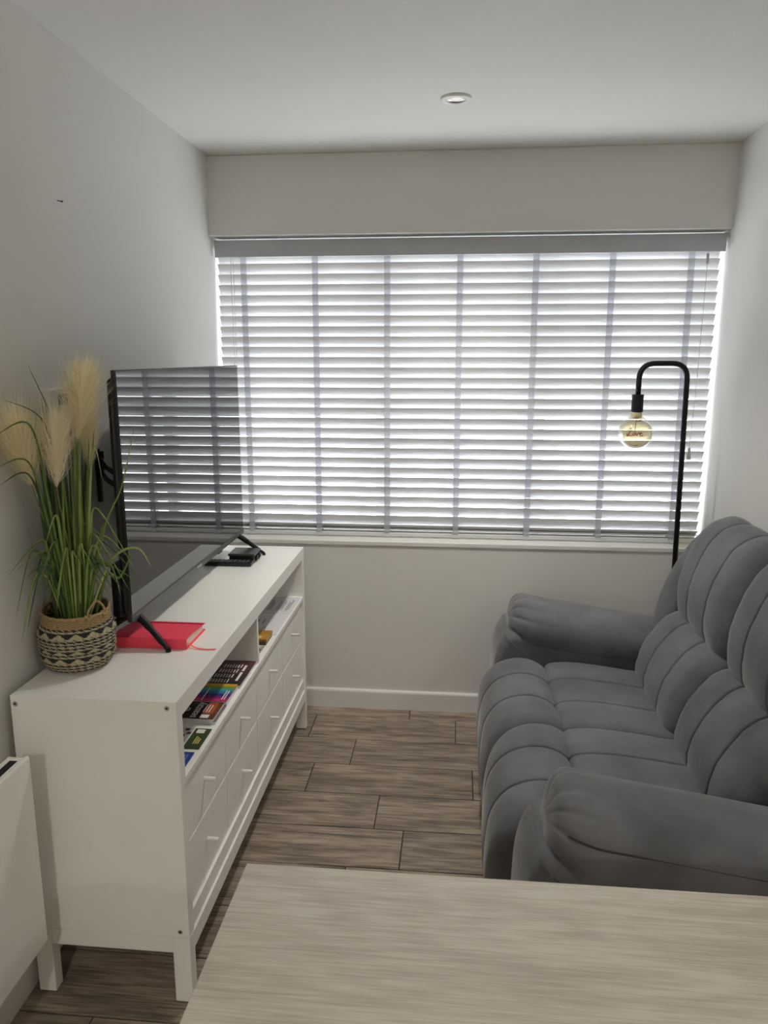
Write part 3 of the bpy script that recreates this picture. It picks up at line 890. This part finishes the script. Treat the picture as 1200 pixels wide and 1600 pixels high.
ZB = BKZ + .12
def wall_x(z): return XLF + (XL - XLF) * z / ZC
rng = random.Random(21)
def root(ang=None, r=None):
    a = rng.uniform(0, 2 * math.pi) if ang is None else ang
    q = rng.uniform(.005, .055) if r is None else r
    return Vector((BKX + q * math.cos(a), BKY + q * math.sin(a), ZB))
# dense upright core
for k in range(46):
    b = root()
    h = rng.uniform(.30, .56)
    dx = (b.x - BKX) * rng.uniform(.2, .9) + rng.uniform(-.02, .03)
    dy = (b.y - BKY) * rng.uniform(.2, 1.0) + rng.uniform(-.03, .03)
    top = b + Vector((dx, dy, h))
    top.x = max(top.x, wall_x(top.z) + .012)
    mid = b + Vector((dx * .35, dy * .35, h * .5)); mid.x = max(mid.x, wall_x(mid.z) + .012)
    blade([b, mid, top], rng.uniform(.006, .011), leafs[rng.choice([0, 0, 1, 1, 2, 4])], kink=rng.uniform(0, 6))
# long arching leaves (tip given in space)
def arch(tip, apex, w=.006, m=0, r=None):
    b = root(math.atan2(apex[1] - BKY, apex[0] - BKX), .035 if r is None else r)
    q = b.lerp(Vector(apex), .5) + Vector((0, 0, .06))
    ap, tp = Vector(apex), Vector(tip)
    for v in (q, ap, tp): v.x = max(v.x, wall_x(v.z) + .01)
    blade([b, q, ap, tp], w, leafs[m], n=24, kink=rng.uniform(0, 6))
arch((-1.03, 1.78, 1.575), (-.985, 1.81, 1.40), .004, 1)
arch((-1.00, 1.62, 1.50), (-.955, 1.70, 1.44), .004, 4)
arch((-.985, 1.56, 1.43), (-.955, 1.64, 1.44), .006, 0)
arch((-.985, 1.55, 1.36), (-.962, 1.63, 1.36), .005, 0)
arch((-.990, 1.56, 1.32), (-.970, 1.64, 1.33), .005, 1)
arch((-.97, 1.72, 1.50), (-.965, 1.74, 1.30), .005, 1)
arch((-.885, 1.80, 1.42), (-.905, 1.80, 1.30), .006, 1)
arch((-.865, 1.78, 1.30), (-.880, 1.78, 1.38), .005, 3)
arch((-.780, 1.80, 1.44), (-.825, 1.80, 1.28), .004, 2)
arch((-.745, 1.76, 1.085), (-.785, 1.77, 1.13), .006, 3)
arch((-.835, 1.72, 1.06), (-.875, 1.74, 1.14), .006, 2)
arch((-.800, 1.74, 1.12), (-.860, 1.76, 1.16), .006, 2)
arch((-.940, 1.66, 1.04), (-.930, 1.70, 1.14), .006, 2)
arch((-.960, 1.63, 1.07), (-.950, 1.68, 1.16), .007, 0)
arch((-.985, 1.60, .97), (-.975, 1.66, 1.10), .006, 1)
arch((-1.010, 1.60, 1.00), (-.995, 1.66, 1.14), .006, 0)
arch((-1.020, 1.63, .93), (-1.005, 1.68, 1.07), .006, 2)
arch((-.880, 1.69, 1.10), (-.900, 1.72, 1.15), .006, 2)
arch((-.905, 1.70, 1.12), (-.930, 1.73, 1.13), .006, 3)
arch((-.850, 1.82, 1.10), (-.880, 1.82, 1.18), .006, 0)
arch((-.790, 1.79, 1.15), (-.840, 1.79, 1.05), .008, 0, .05)
arch((-.815, 1.73, 1.02), (-.845, 1.75, 1.09), .007, 0)
arch((-1.015, 1.72, 1.06), (-.995, 1.75, 1.17), .007, 0)
arch((-.965, 1.70, .99), (-.955, 1.72, 1.09), .008, 2)
for k in range(22):
    a = rng.uniform(-2.9, .6)
    rr = rng.uniform(.05, .15); h = rng.uniform(.15, .30)
    ap = Vector((BKX + rr * .65 * math.cos(a), BKY + rr * .65 * math.sin(a), ZB + h))
    tp = Vector((BKX + rr * 1.35 * math.cos(a), BKY + rr * 1.35 * math.sin(a), ZB + h * rng.uniform(.35, 1.0)))
    arch(tp, ap, rng.uniform(.005, .008), rng.choice([0, 0, 1, 2]))

plume_m = [translucent_mat('plume_cream', srgb(252, 245, 220), .6, srgb(253, 246, 220)), translucent_mat('plume_pale', srgb(252, 246, 228), .55, srgb(252, 246, 228))]
stem_m = mat('plume_stem', srgb(128, 128, 74), .7, noise=.1, nscale=60)
def plume(p0, p1, width, nh, m, hl=.07, seed=1, tip_fan=.5, gravity=.0):
    """feathery head: fine hairs leaving a central stem, p0 bottom, p1 top"""
    rg = random.Random(seed)
    a, b = Vector(p0), Vector(p1)
    ax = (b - a).normalized(); Ln = (b - a).length
    u = ax.cross(Vector((0, 1, 0))).normalized(); v = ax.cross(u)
    V, Fc = [], []
    for k in range(nh):
        t = rg.random() ** .85
        base = a.lerp(b, t)
        w = rg.uniform(0, 2 * math.pi)
        out = (u * math.cos(w) + v * math.sin(w))
        env = math.sin(math.pi * min(1, .12 + t * .80)) ** .7
        ln = hl * (.55 + .6 * rg.random()) * (.45 + .65 * env)
        sp = width * env * (rg.random() ** .6) * 1.15
        if rg.random() < .12: ln *= 1.25; sp *= 1.3
        tipp = base + ax * ln + out * sp - Vector((0, 0, gravity * rg.random()))
        midp = base + ax * ln * .45 + out * sp * .62
        for q in (tipp, midp):
            q.x = max(q.x, wall_x(q.z) + .006)
            if q.y > 1.858: q.x = min(q.x, -.930)
        side = ax.cross(out).normalized() * rg.uniform(.0003, .0009)
        i = len(V)
        V += [base - side, base + side, midp - side * .9, midp + side * .9, tipp]
        Fc += [(i, i + 1, i + 3, i + 2), (i + 2, i + 3, i + 4)]
    o = pydata('plume', [tuple(q) for q in V], Fc, m, pg)
    o['kind'] = 'stuff'
    rt = root(rng.uniform(0, 6), .02)
    pts = [rt, rt.lerp(a, .5) + Vector((0, 0, .02)), a, a.lerp(b, .8)]
    tube('plume_stem', catmull(pts, False, 5), .0016, stem_m, pg, n=6)
    return o
plume((-.935, 1.80, 1.385), (-.900, 1.80, 1.545), .075, 1900, plume_m[0], .085, 3)
plume((-.950, 1.72, 1.285), (-.945, 1.73, 1.425), .052, 1400, plume_m[1], .09, 5)
plume((-1.000, 1.70, 1.290), (-1.010, 1.68, 1.430), .072, 1500, plume_m[0], .10, 8)
plume((-.935, 1.858, 1.310), (-.928, 1.862, 1.45), .055, 1000, plume_m[0], .085, 11)

# ------------------------------------------------------------------ red notebook
NBX0, NBX1, NBY0, NBY1 = -.935, -.722, 1.908, 2.062
nb = thing('notebook', ((NBX0 + NBX1) / 2, (NBY0 + NBY1) / 2, CZ), 'coral red hardback notebook lying under the television foot', 'notebook')
sec_top = [(NBY0, .842), (NBY0 + .012, .8435), (NBY0 + .05, .843), (NBY0 + .10, .838), (NBY1, .834)]
def slab(name, sec_hi, sec_lo, x0, x1, m, parent):
    ring = sec_hi + sec_lo[::-1]
    k = len(ring)
    V = [(x0, y, z) for y, z in ring] + [(x1, y, z) for y, z in ring]
    Fc = [(i, (i + 1) % k, k + (i + 1) % k, k + i) for i in range(k)] + [tuple(range(k - 1, -1, -1)), tuple(range(k, 2 * k))]
    o = pydata(name, V, Fc, m, parent)
    bm = bmesh.new(); bm.from_mesh(o.data); bmesh.ops.recalc_face_normals(bm, faces=bm.faces); bm.to_mesh(o.data); bm.free()
    return o
slab('cover', sec_top, [(y, z - .0022) for y, z in sec_top], NBX0, NBX1, M['red'], nb)
slab('cover', [(NBY0, CZ + .0022), (NBY1, CZ + .0022)], [(NBY0, CZ + .0002), (NBY1, CZ + .0002)], NBX0, NBX1, M['red'], nb)
box('spine', NBX0, NBX1, NBY0 - .0024, NBY0, CZ + .0002, .8418, M['red'], nb, bev=.0009)
slab('page_block', [(y, z - .0024) for y, z in [(NBY0 + .002, .842)] + sec_top[1:-1] + [(NBY1 - .006, .8345)]], [(NBY0 + .002, CZ + .0024), (NBY1 - .006, CZ + .0024)], NBX0 + .003, NBX1 - .006, M['pages'], nb)
box('elastic_band', NBX0 - .001, NBX1 + .001, NBY1 - .018, NBY1 - .011, .8355, .8368, M['red_edge'], nb)
rb_pts = catmull([(NBX1 - .008, NBY0 + .022, .824), (NBX1 + .004, NBY0 + .016, .820), (NBX1 + .022, NBY0 + .006, CZ + .0035), (NBX1 + .050, NBY0 + .002, CZ + .0016), (NBX1 + .078, NBY0 + .006, CZ + .0014)], False, 6)
V, Fc = [], []
for p in rb_pts: V += [(p.x, p.y - .003, p.z - .0003), (p.x, p.y + .003, p.z - .0003), (p.x, p.y + .003, p.z + .0004), (p.x, p.y - .003, p.z + .0004)]
for i in range(len(rb_pts) - 1):
    for k in range(4): Fc.append((4 * i + k, 4 * i + (k + 1) % 4, 4 * i + 4 + (k + 1) % 4, 4 * i + 4 + k))
pydata('ribbon_marker', V, Fc, M['ribbon'], nb)

# ------------------------------------------------------------------ remote control and set-top box
rc = thing('remote_control', (-.86, 2.765, CZ), 'slim black remote control lying in front of the set-top box', 'remote control')
box('body', -.955, -.770, 2.738, 2.782, CZ, CZ + .016, M['tvblack'], rc, bev=.004, seg=2)
btn = mat('grey_buttons', (.10, .10, .11), .5, noise=.05)
bme = None
for i in range(10):
    for j in range(3):
        if bme is None:
            o = box('button', -.94, -.931, 2.744, 2.752, CZ + .016, CZ + .0178, btn, rc, bev=.0006); bme = o.data
        else:
            o = bpy.data.objects.new('button', bme); o.location = (i * .0165, j * .012, 0); link(o, rc)
st = thing('set_top_box', (-.815, 2.845, CZ), 'small black set-top box at the window end of the sideboard', 'set-top box')
box('body', -.868, -.772, 2.787, 2.881, CZ + .003, CZ + .028, M['tvblack'], st, bev=.002)
box('lid', -.872, -.768, 2.782, 2.886, CZ + .028, CZ + .038, mat('dark_brown_gloss', srgb(52, 48, 46), .25, noise=.1, nscale=30), st, bev=.003, seg=2)
for (x, y) in ((-.862, 2.80), (-.778, 2.80), (-.862, 2.875), (-.778, 2.875)):
    cylinder('foot', (x, y, CZ), (x, y, CZ + .004), .006, M['black'], st, n=12)
for k in range(2):
    box('side_port', -.7725, -.765, 2.812 + k * .04, 2.838 + k * .04, CZ + .006, CZ + .024, M['black'], st, bev=.0015)

# ------------------------------------------------------------------ magazines and papers on the open shelves
SZ = .605
def sheet(name, x0, x1, y0, y1, z0, th, m, label, cat='magazine', group='magazines and leaflets on the open shelf', rz=0.0, pages=True):
    t = thing(name, ((x0 + x1) / 2, (y0 + y1) / 2, z0), label, cat, group)
    if pages:
        box('page_block', x0 + .001, x1 - .001, y0 + .001, y1 - .001, z0, z0 + th - .0008, M['paper'], t)
        box('front_cover', x0, x1, y0, y1, z0 + th - .0008, z0 + th, m, t)
    else:
        box('leaf', x0, x1, y0, y1, z0, z0 + th, m, t)
    return t
def deco(t, name, x0, x1, y0, y1, z, m):
    return box(name, x0, x1, y0, y1, z, z + .0003, m, t)
def text(t, body, x, y, z, size, m, rot=math.pi / 2):
    cu = bpy.data.curves.new('lettering', 'FONT'); cu.body = body; cu.size = size; cu.extrude = .0001; cu.offset = .0002
    cu.align_x = 'CENTER'; cu.align_y = 'CENTER'
    cu.materials.append(m)
    o = bpy.data.objects.new('lettering', cu)
    o.rotation_euler = (0, 0, rot)
    o.location = Vector((x, y, z)) - OFF[t.name]
    link(o, t)
    me = bpy.data.meshes.new_from_object(o.evaluated_get(bpy.context.evaluated_depsgraph_get()))
    p = bpy.data.objects.new('lettering', me)
    p.rotation_euler, p.location = o.rotation_euler, o.location
    bpy.data.objects.remove(o)
    p.name = 'lettering'
    link(p, t)
    return p
maroon = mat('maroon_cover', srgb(74, 40, 44), .35, noise=.35, nscale=12)
blackc = mat('black_cover', srgb(34, 30, 32), .35, noise=.2, nscale=14)
t = sheet('music_magazine', -.850, -.642, 2.118, 2.308, SZ, .012, maroon, 'dark maroon magazine with white text rows against the shelf divider')
zt = SZ + .0121
deco(t, 'dark_panel', -.79, -.645, 2.13, 2.20, zt, blackc)
for k, (a, b, c, d) in enumerate([(-.785, -.768, 2.135, 2.165), (-.785, -.768, 2.172, 2.20)]): deco(t, 'headline_block', a, b, c, d, zt + .0003, mat('pale_pink_print', srgb(190, 168, 168), .6, noise=.05))
for r in range(4):
    for k in range(7):
        deco(t, 'text_line', -.745 + r * .004 + k * .009, -.7415 + r * .004 + k * .009, 2.135 + r * .038, 2.135 + r * .038 + .026 - .002 * (k % 3), zt + .0003, M['white_print'])
deco(t, 'side_title', -.668, -.660, 2.15, 2.215, zt + .0003, M['white_print'])
deco(t, 'side_title', -.668, -.660, 2.225, 2.27, zt + .0003, M['white_print'])
# rainbow striped booklet
stripes = [srgb(196, 44, 110), srgb(120, 36, 110), srgb(48, 44, 120), srgb(36, 120, 170), srgb(60, 160, 160), srgb(112, 150, 50), srgb(214, 164, 40)]
t = sheet('rainbow_booklet', -.850, -.648, 1.998, 2.116, SZ, .016, mat('booklet_cover', srgb(200, 60, 110), .4, noise=.03), 'booklet with rainbow striped cover between the dark magazines')
zt = SZ + .0161
w_ = .118 / len(stripes)
for k, c in enumerate(stripes):
    deco(t, 'colour_stripe', -.849, -.649, 1.9985 + k * w_, 1.9985 + (k + 1) * w_ - .0002, zt, mat('stripe_%d' % k, c, .4, noise=.03))
for k, (x, a, b) in enumerate([(-.80, 2.005, 2.04), (-.775, 2.003, 2.05), (-.755, 2.006, 2.045), (-.725, 2.003, 2.085), (-.668, 2.01, 2.07), (-.661, 2.01, 2.07)]):
    deco(t, 'text_line', x, x + .003, a, b, zt + .0003, M['white_print'])
# two stacked magazines with the white lettering
brown = mat('brown_photo_cover', srgb(96, 56, 40), .35, noise=.5, nscale=18)
t = sheet('travel_magazine', -.845, -.645, 1.888, 1.992, SZ, .009, mat('grey_cover', srgb(120, 112, 108), .4, noise=.1), 'grey magazine underneath the one lettered seastay')
t = sheet('travel_magazine', -.840, -.652, 1.886, 1.990, SZ + .009, .008, brown, 'brown photo magazine lettered seastay on top of a grey one')
zt = SZ + .0171
deco(t, 'black_band', -.742, -.668, 1.887, 1.989, zt, blackc)
deco(t, 'orange_patch', -.692, -.664, 1.915, 1.985, zt + .0003, mat('orange_photo', srgb(168, 84, 44), .4, noise=.3, nscale=40))
text(t, 'seastay', -.714, 1.938, zt + .0006, .033, M['white_print'])
ring_pts = [(-.744 + .010 * math.cos(q), 1.938 + .010 * math.sin(q), zt + .0005) for q in [2 * math.pi * i / 20 for i in range(20)]]
tube('round_logo', ring_pts, .0012, M['white_print'], t, n=6, closed=True)
deco(t, 'logo_heart', -.747, -.741, 1.935, 1.941, zt + .0004, M['white_print'])
deco(t, 'white_label', -.692, -.668, 1.890, 1.910, zt + .0006, M['white_print'])
for k in range(3): deco(t, 'text_line', -.694 + .008 * k, -.691 + .008 * k, 1.925, 1.97, zt + .0006, M['white_print'])
# leaflets
t = sheet('green_leaflet', -.690, -.646, 1.752, 1.858, SZ, .003, mat('green_cover', srgb(58, 74, 42), .4, noise=.15, nscale=30), 'dark green leaflet with white square in the near open shelf', 'leaflet', pages=False)
deco(t, 'white_square', -.682, -.660, 1.832, 1.852, SZ + .0031, M['white_print'])
for k in range(3): deco(t, 'text_line', -.672 + .006 * k, -.669 + .006 * k, 1.775, 1.815 - .006 * k, SZ + .0031, mat('yellow_print_%d' % k, srgb(200, 190, 110), .6, noise=.05))
t = sheet('white_leaflet', -.760, -.694, 1.756, 1.862, SZ, .002, M['paper'], 'white leaflet with small dark pictures beside the green one', 'leaflet', pages=False)
for k, (x, y) in enumerate([(-.712, 1.785), (-.720, 1.812), (-.706, 1.826), (-.716, 1.845), (-.735, 1.80)]):
    deco(t, 'picture', x, x + .011, y, y + .012, SZ + .0021, M['ink'] if k % 2 else maroon)
for k in range(4): deco(t, 'text_line', -.709 + .004 * (k % 2), -.7075 + .004 * (k % 2), 1.763 + k * .02, 1.777 + k * .02, SZ + .0021, M['ink'])
t = sheet('blue_leaflet', -.730, -.651, 1.640, 1.733, SZ, .003, mat('blue_cover', srgb(36, 62, 140), .4, noise=.12, nscale=30), 'blue leaflet at the near end of the open shelf', 'leaflet', pages=False)
for k in range(3): deco(t, 'text_line', -.676 + .006 * k, -.6735 + .006 * k, 1.680, 1.720, SZ + .0031, mat('pale_blue_print_%d' % k, srgb(120, 150, 200), .6, noise=.05))
# far shelf: two info sheets, a gold box stack and a leaflet
t = sheet('info_sheet', -.790, -.640, 2.808, 3.020, SZ, .002, M['paper'], 'white printed sheet with text columns at the window end of the shelf', 'paper', 'printed sheets on the far open shelf', pages=False)
for c in range(3):
    for k in range(6 if c == 1 else 4):
        x = -.745 + c * .036 + k * .0048
        deco(t, 'text_line', x, x + .0016, 2.842 + .008 * ((k * 7 + c) % 3), 2.985 - .012 * ((k * 5 + c) % 4), SZ + .0021, M['ink'])
t = sheet('info_sheet', -.790, -.642, 2.582, 2.796, SZ, .002, M['paper'], 'white printed sheet with few text lines beside the gold box', 'paper', 'printed sheets on the far open shelf', pages=False)
for k in range(5):
    x = -.735 + k * .009
    deco(t, 'text_line', x, x + .002, 2.60, 2.66 - .006 * (k % 3), SZ + .0021, M['ink'])
for k in range(2):
    deco(t, 'text_line', -.742 + k * .02, -.739 + k * .02, 2.69, 2.74, SZ + .0021, M['ink'])
gold = mat('gold_box', srgb(168, 124, 48), .35, noise=.35, nscale=40)
t = sheet('card_box', -.760, -.654, 2.478, 2.570, SZ, .010, mat('brown_box', srgb(92, 62, 40), .5, noise=.2, nscale=40), 'thin brown box underneath the gold one on the far shelf', 'box', 'boxes on the far open shelf', pages=False)
t = sheet('card_box', -.758, -.652, 2.482, 2.574, SZ + .010, .010, gold, 'thin gold patterned box on top of a brown one', 'box', 'boxes on the far open shelf', pages=False)
deco(t, 'highlight_print', -.690, -.675, 2.495, 2.515, SZ + .0201, mat('pale_gold_print', srgb(220, 200, 150), .4, noise=.05))
t = sheet('photo_leaflet', -.730, -.655, 2.350, 2.465, SZ, .003, mat('photo_leaflet_paper', srgb(170, 158, 150), .5, noise=.5, nscale=70), 'pale leaflet with small photos right beside the shelf divider', 'leaflet', pages=False)
for k in range(3): deco(t, 'picture', -.690 + .008 * k, -.675 + .008 * k, 2.36 + .03 * k, 2.375 + .03 * k, SZ + .0031, M['ink'])
